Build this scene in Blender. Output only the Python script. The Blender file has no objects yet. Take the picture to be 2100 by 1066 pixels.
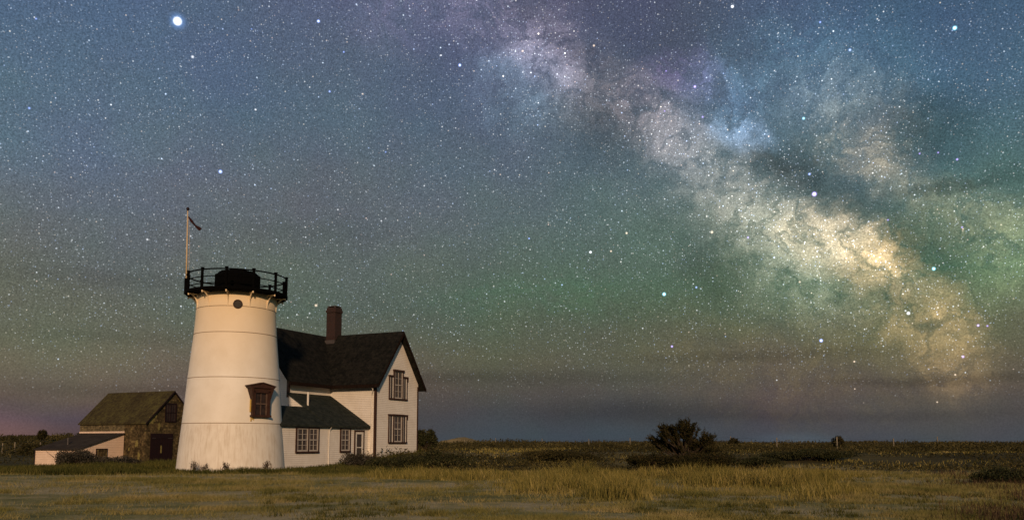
import bpy, math, random
import numpy as np
from mathutils import Vector, Matrix
rad = math.radians
rng = np.random.default_rng(7)
random.seed(7)
sc = bpy.context.scene
COL = sc.collection

# ------------------------------------------------------------------ camera
F_PX, PITCH, CAM_Z = 1700.0, rad(6.0), 1.6
OY = 908 - F_PX*math.tan(PITCH)
cam = bpy.data.cameras.new("camera"); camo = bpy.data.objects.new("camera", cam); COL.objects.link(camo)
camo.location = (0, 0, CAM_Z); camo.rotation_euler = (rad(90)+PITCH, 0, 0)
cam.sensor_width = 36; cam.lens = F_PX/2100*36; cam.shift_y = (OY-533)/2100
cam.clip_start = 0.1; cam.clip_end = 20000
sc.camera = camo
sc.view_settings.view_transform = 'Standard'; sc.view_settings.look = 'None'
sc.view_settings.exposure = 0; sc.view_settings.gamma = 1
sc.cycles.use_denoising = True
sc.cycles.sample_clamp_indirect = 3
sc.cycles.max_bounces = 6

def skydir(px, py):
    """direction in the sky of a star measured on the photograph"""
    x, y = (px-1050)/F_PX, (OY-py)/F_PX
    c, s = math.cos(PITCH), math.sin(PITCH)
    return Vector((x, c - y*s, s + y*c)).normalized()
def azel(px, py):
    d = skydir(px, py); return math.atan2(d.x, d.y), math.asin(d.z)
def lin(r, g, b):
    return tuple((c/255/12.92 if c/255 <= .04045 else ((c/255+.055)/1.055)**2.4) for c in (r, g, b))

# ------------------------------------------------------------------ node helper
class NT:
    def __init__(s, t): s.t = t; s.n = t.nodes; s.l = t.links
    def node(s, typ, **kw):
        n = s.n.new(typ)
        for k, v in kw.items(): setattr(n, k, v)
        return n
    def put(s, sock, v):
        if v is None: return
        if isinstance(v, bpy.types.NodeSocket): s.l.new(v, sock)
        else: sock.default_value = v
    def m(s, op, a, b=None, c=None, clamp=False):
        n = s.node('ShaderNodeMath', operation=op, use_clamp=clamp)
        for i, v in enumerate((a, b, c)): s.put(n.inputs[i], v) if v is not None else None
        return n.outputs[0]
    def v(s, op, a, b=None, out=0):
        n = s.node('ShaderNodeVectorMath', operation=op)
        s.put(n.inputs[0], a)
        if b is not None:
            if op == 'SCALE': s.put(n.inputs['Scale'], b)
            else: s.put(n.inputs[1], b)
        return n.outputs[out]
    def mr(s, x, a, b, c, d, smooth='LINEAR'):
        n = s.node('ShaderNodeMapRange', interpolation_type=smooth)
        for i, v in enumerate((x, a, b, c, d)): s.put(n.inputs[i], v)
        return n.outputs[0]
    def noise(s, vec, scale, detail=4, rough=.5, dist=0, out='Fac'):
        n = s.node('ShaderNodeTexNoise')
        if vec is not None: s.put(n.inputs['Vector'], vec)
        n.inputs['Scale'].default_value = scale; n.inputs['Detail'].default_value = detail
        n.inputs['Roughness'].default_value = rough; n.inputs['Distortion'].default_value = dist
        return n.outputs[out]
    def ramp(s, x, stops, interp='LINEAR'):
        n = s.node('ShaderNodeValToRGB'); cr = n.color_ramp; cr.interpolation = interp
        while len(cr.elements) < len(stops): cr.elements.new(0.5)
        for e, (p, c) in zip(cr.elements, stops): e.position = p; e.color = (*c, 1)
        s.put(n.inputs[0], x); return n.outputs[0]
    def mix(s, f, a, b, mode='MIX', clamp=False):
        n = s.node('ShaderNodeMix', data_type='RGBA', blend_type=mode)
        s.put(n.inputs[0], f)
        for i, v in ((6, a), (7, b)):
            if isinstance(v, tuple) and len(v) == 3: v = (*v, 1)
            s.put(n.inputs[i], v)
        return n.outputs[2]

# ------------------------------------------------------------------ world: starry sky, all in sky directions
W = bpy.data.worlds.new("World"); sc.world = W; W.use_nodes = True
T = NT(W.node_tree); T.n.clear()
tc = T.node('ShaderNodeTexCoord'); D = tc.outputs['Generated']
sep = T.node('ShaderNodeSeparateXYZ'); T.l.new(D, sep.inputs[0])
az = T.m('ARCTAN2', sep.outputs[0], sep.outputs[1]); el = T.m('ARCSINE', sep.outputs[2])
comb = T.node('ShaderNodeCombineXYZ'); T.l.new(az, comb.inputs[0]); T.l.new(el, comb.inputs[1]); P = comb.outputs[0]
ELMAX = rad(32)
elw = T.m('ADD', el, T.m('MULTIPLY', T.m('SUBTRACT', T.noise(T.v('MULTIPLY', P, (2.2, 9, 1)), 1.6, 3, .5), .5), .045))
eln = T.m('DIVIDE', elw, ELMAX)
cols = {
 100:  [(889,(84,66,70)),(850,(80,68,78)),(815,(92,78,72)),(740,(104,95,80)),(680,(98,96,82)),(600,(95,97,87)),(450,(93,101,104)),(300,(82,104,122)),(150,(76,98,124)),(0,(72,94,124))],
 700:  [(900,(64,67,78)),(850,(70,67,71)),(800,(84,76,68)),(730,(90,90,72)),(640,(80,95,84)),(550,(88,99,92)),(420,(91,98,105)),(250,(78,96,114)),(100,(76,92,116)),(0,(78,90,118))],
 1250: [(900,(60,69,77)),(850,(68,68,72)),(800,(78,73,70)),(730,(88,86,71)),(650,(80,93,74)),(585,(79,101,81)),(480,(82,101,95)),(350,(78,96,108)),(150,(74,84,106)),(0,(72,76,104))],
 2000: [(900,(66,70,77)),(850,(76,71,71)),(800,(88,76,70)),(730,(93,87,70)),(650,(93,98,76)),(550,(72,104,80)),(450,(78,106,92)),(300,(72,102,108)),(150,(64,98,120)),(0,(58,88,114))],
}
prev = None; paz = None
for cx in (100, 700, 1250, 2000):
    st = [(max(0.0, azel(cx, y)[1])/ELMAX, lin(*c)) for y, c in cols[cx]]
    r = T.ramp(eln, st)
    a_ = azel(cx, 500)[0]
    if prev is None: prev = r
    else: prev = T.mix(T.mr(az, paz, a_, 0, 1, 'SMOOTHSTEP'), prev, r)
    paz = a_
sky = prev
mot = T.v('SUBTRACT', T.noise(P, 5.5, 3, .6, 0, 'Color'), (.5, .5, .5))
sky = T.v('MULTIPLY', sky, T.v('ADD', T.v('SCALE', mot, .42), (1, 1, 1)))
# warped coordinates and cloud-like noise for the milky way
wn = T.v('SUBTRACT', T.noise(D, 9, 5, .6, 0, 'Color'), (.5, .5, .5))
Pw = T.v('ADD', P, T.v('MULTIPLY', wn, (.06, .06, 0)))
wn2 = T.v('SUBTRACT', T.noise(D, 34, 3, .6, 0, 'Color'), (.5, .5, .5))
Pw = T.v('ADD', Pw, T.v('MULTIPLY', wn2, (.034, .034, 0)))
nf = T.noise(T.v('MULTIPLY', Pw, (1, 1.25, 1)), 17, 7, .68, .3)
nf2 = T.noise(Pw, 48, 5, .7)
tex = T.m('ADD', T.mr(nf, .34, .66, .25, 1.6), T.mr(nf2, .32, .68, -.4, .4))
def blob(vec, px, py, rx, ry, rot):
    a, e = azel(px, py)
    n = T.node('ShaderNodeMapping', vector_type='TEXTURE'); T.put(n.inputs[0], vec)
    n.inputs['Location'].default_value = (a, e, 0); n.inputs['Rotation'].default_value = (0, 0, rad(-rot))
    n.inputs['Scale'].default_value = (rx/F_PX, ry/F_PX, 1)
    return T.mr(T.v('LENGTH', n.outputs[0], out=1), 0, 1, 1, 0, 'SMOOTHERSTEP')
MW = [ (1440,325,230,110,36,(.085,.075,.072)), (1500,395,260,120,34,(.04,.042,.035)), # px, py, rx, ry, tilt, colour added
 (1735,505,190,90,32,(.52,.36,.20)), (1650,545,250,150,25,(.15,.145,.095)), (1800,520,80,110,50,(.26,.13,.015)),
 (1560,430,260,140,35,(.125,.10,.075)), (1340,235,170,110,42,(.13,.10,.11)), (1125,100,150,110,50,(.19,.16,.21)),
 (1060,180,190,140,20,(.045,.075,.105)), (1515,278,100,50,12,(.15,.23,.36)), (1480,200,140,110,30,(.03,.07,.12)),
 (1410,150,120,80,20,(.055,.025,.09)), (1785,335,190,80,28,(.15,.11,.06)), (1740,240,220,140,20,(.085,.07,.05)),
 (1980,440,170,110,25,(.13,.11,.05)), (2080,520,140,130,0,(.08,.10,.04)), (1870,620,190,120,42,(.19,.115,.04)),
 (1930,710,160,120,50,(.11,.065,.02)), (980,20,230,110,25,(.075,.055,.085)), (810,20,160,110,0,(.035,.022,.045)),
 (1660,150,330,170,10,(.015,.045,.06)), (1450,430,700,230,30,(.02,.022,.018)), (1150,605,480,80,0,(-.006,.010,.0)),
 (1210,190,140,150,60,(.05,.035,.03)), (1650,730,500,220,0,(.025,.017,.0)), (1240,170,170,120,45,(.05,.042,.045))]
glow = None
for px, py, rx, ry, rot, c in MW:
    f = blob(Pw, px, py, rx, ry, rot)
    g = T.v('SCALE', c, f)
    glow = g if glow is None else T.v('ADD', glow, g)
lan = T.noise(T.v('MULTIPLY', Pw, (1, 1.2, 1)), 11, 6, .62, .5)
lane = T.mr(T.m('ABSOLUTE', T.m('SUBTRACT', lan, .5)), 0, .045, .42, 1, 'SMOOTHSTEP')
glow = T.v('SCALE', glow, T.m('MULTIPLY', tex, lane))
sky = T.v('ADD', sky, glow)
# dust lanes
dark = None
for px, py, rx, ry, rot, k in [(1245,235,130,190,-10,.24),(1130,60,200,60,30,.25),(1705,400,220,55,30,.20),(1900,500,150,120,0,.4),
        (1960,372,200,22,-3,.35),(1610,330,150,80,20,.4),(1890,250,170,120,0,.35),(1420,90,260,110,10,.12),(1470,560,160,90,20,.25), (1780,580,140,50,30,.25)]:
    f = T.m('MULTIPLY', blob(Pw, px, py, rx, ry, rot), k)
    dark = f if dark is None else T.m('ADD', dark, f)
dk = T.m('MULTIPLY', dark, T.mr(nf2, .3, .65, .55, 1.25))
sky = T.v('SCALE', sky, T.m('SUBTRACT', 1, T.m('MINIMUM', dk, .6)))
sky = T.v('ADD', sky, T.v('SCALE', (.0, .02, .012), blob(Pw, 1900, 510, 170, 130, 0)))
# thin cloud streaks low over the horizon
Pc = T.v('ADD', P, T.v('MULTIPLY', wn, (.1, .022, 0)))
st = None
for px, py, rx, ry, k in [(1560,728,420,20,.2),(1950,778,420,16,.25),(1150,775,520,24,.14),(1350,845,420,45,.25),(250,570,420,28,.12),(260,690,300,24,.1),(300,800,350,22,.16),(860,770,300,20,.12),(1800,850,500,18,.12),(600,470,400,40,.06)]:
    f = T.m('MULTIPLY', blob(Pc, px, py, rx, ry, 0), k)
    st = f if st is None else T.m('ADD', st, f)
sky = T.v('SCALE', sky, T.m('SUBTRACT', 1, st))
# glow of a town low on the left and an added fill glow far outside the frame
sky = T.v('ADD', sky, T.v('SCALE', (.065, .024, .014), blob(P, -20, 885, 150, 60, 0)))
sky = T.v('ADD', sky, T.v('SCALE', (.010, .022, .03), blob(P, 1630, 905, 130, 30, 0)))
a_, e_ = rad(-88), rad(5)  # unseen glow put in to brighten the tower's left edge
nmp = T.node('ShaderNodeMapping', vector_type='TEXTURE'); T.put(nmp.inputs[0], P)
nmp.inputs['Location'].default_value = (a_, e_, 0); nmp.inputs['Scale'].default_value = (rad(34), rad(16), 1)
sky = T.v('ADD', sky, T.v('SCALE', (2.8, 2.15, 1.4), T.mr(T.v('LENGTH', nmp.outputs[0], out=1), 0, 1, 1, 0, 'SMOOTHERSTEP')))
# very fine star grain
gr = T.noise(D, 620, 1, .5)
# stars: three voronoi populations, thinned near the horizon
ext = T.mr(el, rad(1.0), rad(8.5), 0, 1, 'SMOOTHSTEP')
grv = T.m('MULTIPLY', T.mr(gr, .3, .7, -.27, .27), T.mr(el, 0, rad(9), .25, 1))
sky = T.v('SCALE', sky, T.m('ADD', grv, 1))
dens = T.m('ADD', .8, T.m('MULTIPLY', T.v('DOT_PRODUCT', glow, (1, 1, 1), out=1), 2.4))
def stars(scale, radius, power, gain, soft=.35):
    v = T.node('ShaderNodeTexVoronoi', feature='F1'); T.put(v.inputs['Vector'], D); v.inputs['Scale'].default_value = scale
    s = T.node('ShaderNodeSeparateColor'); T.l.new(v.outputs['Color'], s.inputs[0])
    core = T.mr(v.outputs['Distance'], radius*soft, radius, 1, 0, 'SMOOTHSTEP')
    b = T.m('MULTIPLY', T.m('POWER', s.outputs[0], power), gain)
    tint = T.ramp(s.outputs[1], [(0, (.45, .6, 1.0)), (.35, (.75, .88, 1)), (.8, (1, 1, 1)), (.93, (1, .88, .68)), (1, (1, .7, .6))])
    return T.v('SCALE', tint, T.m('MULTIPLY', core, b))
S = T.v('ADD', stars(430, .34, 3.0, .50), stars(230, .24, 4.3, .75))
S = T.v('ADD', S, stars(100, .115, 8, 1.5))
S = T.v('SCALE', S, T.m('MULTIPLY', T.m('MULTIPLY', ext, dens), T.mr(nf, .36, .62, .55, 1.3)))
# the brightest stars, where they stand in the sky
BR = {
 'blue': [(653,44,4,1.4),(452,352,5,1.3),(943,134,4,1.4),(60,222,3,.9),(676,188,3,1),(74,39,2.6,.8),(705,107,2.6,.9),(791,312,2.4,.8),(516,60,2,.7),(1428,589,3,1.1),(1085,489,2.6,1),
          (1684,698,4.5,1.5),(1743,103,3.4,1.2),(1682,46,2.8,1),(1660,357,3.4,1.2),(1212,339,2.4,.9),(636,195,2,.6)],
 'violet': [(1378,710,3.4,1.1),(1975,731,3.4,1.1),(2006,667,3.2,1.2),(2025,668,2.6,.9),(1670,398,6,1.6),(1963,327,3,1),(1924,313,2.4,.9),(1886,315,2.4,.9),(1425,178,3.6,1.2),(1441,240,3,.9),(1534,487,3,1.1),(1821,451,2.4,.9),(1973,466,2.6,.9),(1366,146,2.4,.8),(1363,228,2.4,.8)],
 'cyan': [(1362,603,5,1.5),(1915,551,4.5,1.4),(1958,58,5,1.5),(1648,243,3.8,1.2)],
 'white': [(395,117,4,1),(524,225,3,1),(302,491,3,.9),(391,484,2.6,.8),(635,642,2.6,.8),(693,430,2.6,.8),(782,453,2.6,.9),(791,448,2.2,.7),(870,381,2.4,.9),(1211,517,4,1.4),(1502,14,4,1.5),
           (1863,642,4.5,1.4),(1857,637,2.6,1),(1318,673,2.4,.9),(1593,779,2.2,.9),(2043,825,2.8,1.1),(103,842,2.6,.7),(1016,826,2,.7),(960,642,2.2,.7),(1072,55,3,1),(990,135,3.2,1),(915,600,2.2,.7),(154,764,2,.6),(1252,94,2,.8),(862,108,2,.8)],
 'warm': [(1253,515,2.8,1),(1285,478,3,1.2),(1460,476,3.6,1.2),(1752,741,2.6,1),(1218,94,3,1),(1072,105,3,1),(648,626,4,.9),(1922,824,2.2,.8),(1640,578,3,.8),(744,193,2.4,.8),(1753,797,2,.8),(1959,768,2.6,.9),(1026,358,2.2,.7),(972,146,2,.7)],
}
TC = {'blue': (.22,.36,1.0), 'violet': (.42,.28,1.0), 'cyan': (.22,.75,1.0), 'white': (.6,.62,.66), 'warm': (1.0,.78,.58)}
for k, L in BR.items():
    acc = None
    for px, py, r, g in L[:15]:
        d = T.v('DISTANCE', D, tuple(skydir(px, py)), out=1)
        f = T.mr(d, 0, r*1.18/F_PX, g*1.08, 0, 'SMOOTHERSTEP')
        acc = f if acc is None else T.m('ADD', acc, f)
    acc = T.m('POWER', acc, 1.5)
    S = T.v('ADD', S, T.v('SCALE', TC[k], acc))
    if k != 'warm':      # white hot cores
        S = T.v('ADD', S, T.v('SCALE', (.22, .22, .22), T.m('POWER', acc, 2.6)))
d = T.v('DISTANCE', D, tuple(skydir(364, 44)), out=1)
S = T.v('ADD', S, T.v('SCALE', (1, 1, 1), T.mr(d, 4.5/F_PX, 9/F_PX, 1.2, 0, 'SMOOTHSTEP')))
S = T.v('ADD', S, T.v('SCALE', (.08, .18, .42), T.mr(d, 0, 20/F_PX, 1.0, 0, 'SMOOTHERSTEP')))
hs_ = T.node('ShaderNodeHueSaturation'); hs_.inputs['Saturation'].default_value = .9; T.l.new(sky, hs_.inputs['Color'])
sky = T.v('ADD', hs_.outputs[0], S)
# below the horizon: dark land
sky = T.mix(T.mr(el, rad(-1.5), rad(-.3), 0, 1), (.035, .03, .02), sky)
bg = T.node('ShaderNodeBackground'); T.l.new(sky, bg.inputs[0]); bg.inputs[1].default_value = 1.07
W.cycles.sampling_method = 'MANUAL'; W.cycles.sample_map_resolution = 1024
wo = T.node('ShaderNodeOutputWorld'); T.l.new(bg.outputs[0], wo.inputs[0])

# ------------------------------------------------------------------ key light: low warm light from behind the camera
SUN_AZ, SUN_EL = rad(173), rad(19)         # where the light comes from, clockwise from +Y
sd = Vector((math.sin(SUN_AZ)*math.cos(SUN_EL), math.cos(SUN_AZ)*math.cos(SUN_EL), math.sin(SUN_EL)))
sun = bpy.data.lights.new("sun", 'SUN'); sun.energy = 2.75; sun.angle = rad(3.0); sun.color = (1.0, .65, .38)
suno = bpy.data.objects.new("sun", sun); COL.objects.link(suno)
suno.rotation_euler = sd.to_track_quat('Z', 'Y').to_euler(); suno.location = sd*80

# ------------------------------------------------------------------ materials
def newmat(name):
    m = bpy.data.materials.new(name); m.use_nodes = True
    t = NT(m.node_tree); return m, t, t.n['Principled BSDF']
def geo_pos(t):
    return t.node('ShaderNodeNewGeometry').outputs['Position']
def bump(t, b, h, dist, strength=1.0):
    n = t.node('ShaderNodeBump'); t.put(n.inputs['Height'], h); n.inputs['Distance'].default_value = dist; n.inputs['Strength'].default_value = strength
    t.l.new(n.outputs[0], b.inputs['Normal'])
def simple(name, c1, c2, scale=3, rough=.7, bd=0, detail=4, spec=.3, metal=0, stretch=None):
    m, t, b = newmat(name); p = geo_pos(t)
    if stretch: p = t.v('MULTIPLY', p, stretch)
    n = t.noise(p, scale, detail, .6)
    t.l.new(t.ramp(n, [(.32, c1), (.68, c2)]), b.inputs['Base Color'])
    b.inputs['Roughness'].default_value = rough; b.inputs['Specular IOR Level'].default_value = spec; b.inputs['Metallic'].default_value = metal
    if bd: bump(t, b, n, bd)
    return m
def clapboard(name, c1, c2, pitch=.125):
    m, t, b = newmat(name); p = geo_pos(t); s = t.node('ShaderNodeSeparateXYZ'); t.l.new(p, s.inputs[0])
    fr = t.m('FRACT', t.m('DIVIDE', s.outputs[2], pitch))
    n = t.noise(p, 1.3, 5, .65); n2 = t.noise(t.v('MULTIPLY', p, (6, 6, .5)), 1.5, 4, .6)
    base = t.ramp(n, [(.3, c1), (.7, c2)])
    base = t.mix(t.mr(n2, .58, .8, 0, .35), base, (.42, .36, .28))
    gap = t.m('LESS_THAN', fr, .11)
    base = t.mix(t.m('MULTIPLY', gap, .32), base, (.22, .18, .14))
    t.l.new(base, b.inputs['Base Color']); b.inputs['Roughness'].default_value = .6
    bump(t, b, t.m('SUBTRACT', 1, fr), .022)
    return m
def shingle(name, stops, rowh=.16, scale=3, rough=.85, bd=.02, dots=True):
    m, t, b = newmat(name); p = geo_pos(t); s = t.node('ShaderNodeSeparateXYZ'); t.l.new(p, s.inputs[0])
    z = t.m('DIVIDE', s.outputs[2], rowh); row = t.m('FLOOR', z); fr = t.m('FRACT', z)
    hx = t.m('MULTIPLY', t.v('DOT_PRODUCT', p, (.905, .426, 0), out=1), 1.0)
    hy = t.v('DOT_PRODUCT', p, (-.426, .905, 0), out=1)
    cb = t.node('ShaderNodeCombineXYZ')
    t.put(cb.inputs[0], t.m('FLOOR', t.m('ADD', t.m('MULTIPLY', hx, 5.5), t.m('MULTIPLY', row, .37))))
    t.put(cb.inputs[1], t.m('FLOOR', t.m('ADD', t.m('MULTIPLY', hy, 5.5), t.m('MULTIPLY', row, .61)))); t.put(cb.inputs[2], row)
    wn_ = t.node('ShaderNodeTexWhiteNoise'); t.l.new(cb.outputs[0], wn_.inputs['Vector'])
    n = t.noise(p, scale, 6, .7)
    f = t.m('ADD', t.m('MULTIPLY', n, .78), t.m('MULTIPLY', wn_.outputs['Value'], .22))
    base = t.ramp(f, stops)
    t.l.new(base, b.inputs['Base Color']); b.inputs['Roughness'].default_value = .95; b.inputs['Specular IOR Level'].default_value = .04
    bump(t, b, t.m('ADD', t.m('SUBTRACT', 1, fr), t.m('MULTIPLY', wn_.outputs['Value'], .5)), bd)
    return m

M = {}
M['white'] = clapboard('white_clapboard', (.66, .62, .56), (.78, .75, .70))
M['shedwhite'] = clapboard('shed_clapboard', (.66, .50, .38), (.78, .60, .46), .14)
M['trimwhite'] = simple('white_trim', (.62, .59, .54), (.76, .73, .68), 5, .5)
M['sash'] = simple('sash_paint', (.40, .37, .34), (.50, .47, .43), 5, .5)
M['darktrim'] = simple('dark_roof_trim', (.010, .006, .005), (.020, .012, .009), 6, .8, .002, spec=.05)
M['oldsash'] = simple('worn_sash', (.075, .048, .038), (.13, .09, .07), 6, .7)
M['brown'] = simple('dark_brown_trim', (.030, .014, .009), (.055, .024, .016), 6, .6, .002)
M['black'] = simple('black_iron', (.0015, .0015, .0015), (.003, .003, .003), 8, .9, .002, spec=.03)
M['roof'] = shingle('asphalt_shingle', [(.34, (.007, .0076, .0066)), (.66, (.021, .0198, .016))], .17, 2.2, bd=.035)
M['rooflow'] = shingle('porch_shingle', [(.34, (.016, .021, .018)), (.66, (.038, .043, .036))], .17, 2.2, bd=.035)
M['barnroof'] = shingle('mossy_shingle', [(.34, (.036, .029, .015)), (.5, (.055, .046, .021)), (.66, (.082, .074, .027))], .16, .8)
M['barnwall'] = shingle('weathered_shingle', [(.33, (.028, .021, .012)), (.5, (.07, .055, .028)), (.6, (.11, .08, .042)), (.72, (.20, .165, .07))], .15, 1.5)
M['barnside'] = shingle('weathered_side_shingle', [(.33, (.05, .04, .025)), (.5, (.10, .085, .05)), (.7, (.20, .16, .09))], .15, 1.7)
M['patina'] = simple('lichen_patch', (.13, .115, .035), (.24, .20, .07), 9, .9)
M['maroon'] = simple('maroon_paint', (.009, .003, .004), (.018, .005, .006), 6, .6)
M['shedroof'] = simple('felt_roof', (.026, .022, .018), (.05, .042, .034), 1.5, .95, .006, spec=.04)
M['brick'] = None
m, t, b = newmat('chimney_brick'); p = geo_pos(t)
bk = t.node('ShaderNodeTexBrick'); cb = t.node('ShaderNodeCombineXYZ'); s = t.node('ShaderNodeSeparateXYZ'); t.l.new(p, s.inputs[0])
t.put(cb.inputs[0], t.m('ADD', t.v('DOT_PRODUCT', p, (.905, -.426, 0), out=1), t.v('DOT_PRODUCT', p, (.426, .905, 0), out=1))); t.put(cb.inputs[1], s.outputs[2])
t.l.new(cb.outputs[0], bk.inputs['Vector']); bk.inputs['Scale'].default_value = 1
bk.inputs['Brick Width'].default_value = .21; bk.inputs['Row Height'].default_value = .075; bk.inputs['Mortar Size'].default_value = .008
bk.inputs['Color1'].default_value = (.022, .009, .007, 1); bk.inputs['Color2'].default_value = (.036, .013, .010, 1); bk.inputs['Mortar'].default_value = (.026, .018, .014, 1)
t.l.new(bk.outputs[0], b.inputs['Base Color']); b.inputs['Roughness'].default_value = .9; bump(t, b, bk.outputs['Fac'], -.006); M['brick'] = m
m, t, b = newmat('window_glass')
n = t.noise(geo_pos(t), 1.2, 2)
t.l.new(t.ramp(n, [(.3, (.045, .040, .040)), (.7, (.085, .072, .068))]), b.inputs['Base Color']); b.inputs['Roughness'].default_value = .12; M['glass'] = m
m, t, b = newmat('net_curtain'); n = t.noise(t.v('MULTIPLY', geo_pos(t), (14, 14, 1)), 1.5, 2)
t.l.new(t.ramp(n, [(.3, (.12, .10, .09)), (.7, (.24, .20, .18))]), b.inputs['Base Color']); M['curtain'] = m
m, t, b = newmat('dark_glass')
t.l.new(t.ramp(t.noise(geo_pos(t), 3, 2), [(.3, (.018, .012, .011)), (.7, (.045, .030, .027))]), b.inputs['Base Color']); b.inputs['Roughness'].default_value = .2; M['dglass'] = m
M['pole'] = simple('pale_pole', (.50, .38, .22), (.62, .48, .30), 6, .5)
M['flag'] = simple('flag_cloth', (.006, .006, .008), (.05, .008, .009), 1.6, .9)
M['lead'] = simple('lead_flashing', (.05, .045, .045), (.08, .07, .07), 5, .6)
M['post'] = simple('grey_post', (.14, .12, .09), (.26, .23, .17), 6, .9, stretch=(1, 1, .3))
M['bark'] = simple('bark', (.02, .014, .009), (.05, .035, .022), 12, .9, .01)

# tower paint: cream cast-iron plates, plate seams as real grooves, dirt and rust streaks
m, t, b = newmat('tower_paint'); p = geo_pos(t); s = t.node('ShaderNodeSeparateXYZ'); t.l.new(p, s.inputs[0])
z = s.outputs[2]
n1 = t.noise(p, .9, 6, .6); n2 = t.noise(t.v('MULTIPLY', p, (3, 3, .35)), 2.2, 5, .65); n3 = t.noise(p, 7, 5, .7)
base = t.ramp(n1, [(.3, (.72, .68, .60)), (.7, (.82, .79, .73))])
base = t.mix(t.m('MULTIPLY', t.mr(z, 5.4, 10.2, 0, .75), 1), base, (.80, .60, .33))  # warmer light up the tower, painted into the base colour
streak = t.m('MULTIPLY', t.mr(n2, .55, .75, 0, 1), t.mr(z, 9.4, 10.4, 0, .75))
base = t.mix(streak, base, (.46, .27, .07))
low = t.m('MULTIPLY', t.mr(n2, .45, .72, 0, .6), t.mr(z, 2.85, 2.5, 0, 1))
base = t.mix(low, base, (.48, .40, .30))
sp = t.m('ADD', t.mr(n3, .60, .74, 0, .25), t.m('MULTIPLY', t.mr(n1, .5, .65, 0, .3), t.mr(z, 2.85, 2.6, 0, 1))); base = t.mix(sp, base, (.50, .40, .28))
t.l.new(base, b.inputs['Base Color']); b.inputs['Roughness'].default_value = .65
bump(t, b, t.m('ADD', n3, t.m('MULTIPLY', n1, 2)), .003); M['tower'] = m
M['seam'] = simple('seam_rust', (.16, .10, .055), (.30, .20, .12), 8, .9)
M['rust'] = simple('rust_stain', (.50, .33, .06), (.62, .45, .14), 9, .9)

def veg(name, stops, rough=.9, nscale=.35, trans=0, nmix=.5):
    m, t, b = newmat(name); g = t.node('ShaderNodeNewGeometry')
    n = t.noise(g.outputs['Position'], nscale, 4, .6)
    f = t.m('ADD', t.m('MULTIPLY', g.outputs['Random Per Island'], 1-nmix), t.m('MULTIPLY', t.mr(n, .3, .7, 0, 1), nmix))
    t.l.new(t.ramp(f, stops), b.inputs['Base Color'])
    b.inputs['Roughness'].default_value = rough; b.inputs['Specular IOR Level'].default_value = .1
    return m
M['mown'] = veg('mown_grass_blades', [(.1, (.08, .088, .026)), (.4, (.155, .145, .046)), (.65, (.24, .205, .080)), (.9, (.34, .275, .135))], nscale=.3, nmix=.7)
M['tall'] = veg('golden_grass_blades', [(.1, (.065, .068, .018)), (.45, (.155, .138, .036)), (.7, (.25, .205, .062)), (.95, (.36, .30, .125))], nmix=.4, nscale=.6)
M['rough'] = veg('rough_grass_blades', [(.1, (.028, .036, .009)), (.5, (.058, .062, .016)), (.9, (.13, .115, .032))], nmix=.5, nscale=.5)
M['scrub'] = veg('heath_leaves', [(.1, (.014, .014, .006)), (.4, (.034, .032, .012)), (.65, (.062, .053, .020)), (.95, (.16, .14, .052))], nmix=.6, nscale=.16)
M['redscrub'] = veg('reddish_twigs', [(.1, (.025, .016, .010)), (.5, (.055, .035, .022)), (.9, (.11, .085, .045))], nmix=.4)
M['bush'] = veg('bush_leaves', [(.1, (.012, .016, .008)), (.5, (.030, .034, .014)), (.9, (.065, .065, .028))], nmix=.4, nscale=1.2)
M['greybush'] = veg('grey_bush_leaves', [(.1, (.022, .022, .018)), (.5, (.05, .048, .038)), (.9, (.10, .09, .07))], nmix=.4, nscale=1.2)
M['juniper'] = veg('juniper_needles', [(.1, (.009, .011, .004)), (.5, (.022, .022, .008)), (.9, (.062, .048, .018))], nmix=.4, nscale=1.5)

# ground
m, t, b = newmat('ground_soil'); p = geo_pos(t); s = t.node('ShaderNodeSeparateXYZ'); t.l.new(p, s.inputs[0])
n1 = t.noise(t.v('MULTIPLY', p, (.6, 1, 1)), .22, 6, .62, .4); n2 = t.noise(p, 1.1, 6, .7); n3 = t.noise(p, 9, 4, .7)
near = t.ramp(t.m('ADD', t.m('MULTIPLY', n1, .6), t.m('MULTIPLY', n2, .4)), [(.36, (.105, .11, .038)), (.45, (.20, .195, .075)), (.52, (.33, .285, .145)), (.62, (.47, .40, .25))])
nb = t.noise(t.v('MULTIPLY', p, (.035, .11, 1)), 1.0, 6, .65, .8)
far = t.ramp(nb, [(.36, (.024, .021, .009)), (.48, (.05, .043, .018)), (.55, (.10, .088, .035)), (.61, (.19, .165, .085)), (.72, (.32, .28, .18))])
tt = t.mr(t.m('ADD', s.outputs[1], t.m('MULTIPLY', t.m('SUBTRACT', n1, .5), 10)), 43, 49, 0, 1)
base = t.mix(tt, near, far)
left = t.ramp(t.noise(t.v('MULTIPLY', p, (.05, .12, 1)), 1.0, 6, .65, .8), [(.36, (.022, .022, .010)), (.55, (.06, .052, .02)), (.7, (.11, .09, .045))])
base = t.mix(t.m('MULTIPLY', tt, t.mr(s.outputs[0], -20, -27, 0, 1)), base, left)
sp_ = t.noise(p, 26, 3, .7)
base = t.mix(t.mr(sp_, .42, .66, 0, .6), base, (.075, .066, .026))
t.l.new(base, b.inputs['Base Color']); b.inputs['Roughness'].default_value = .95; b.inputs['Specular IOR Level'].default_value = .1
bump(t, b, t.m('ADD', n2, t.m('MULTIPLY', n3, .35)), .10); M['ground'] = m
M['dune'] = simple('dune_grass', (.10, .08, .025), (.30, .22, .09), .5, .95, .05, stretch=(.5, 1, 2))

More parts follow.
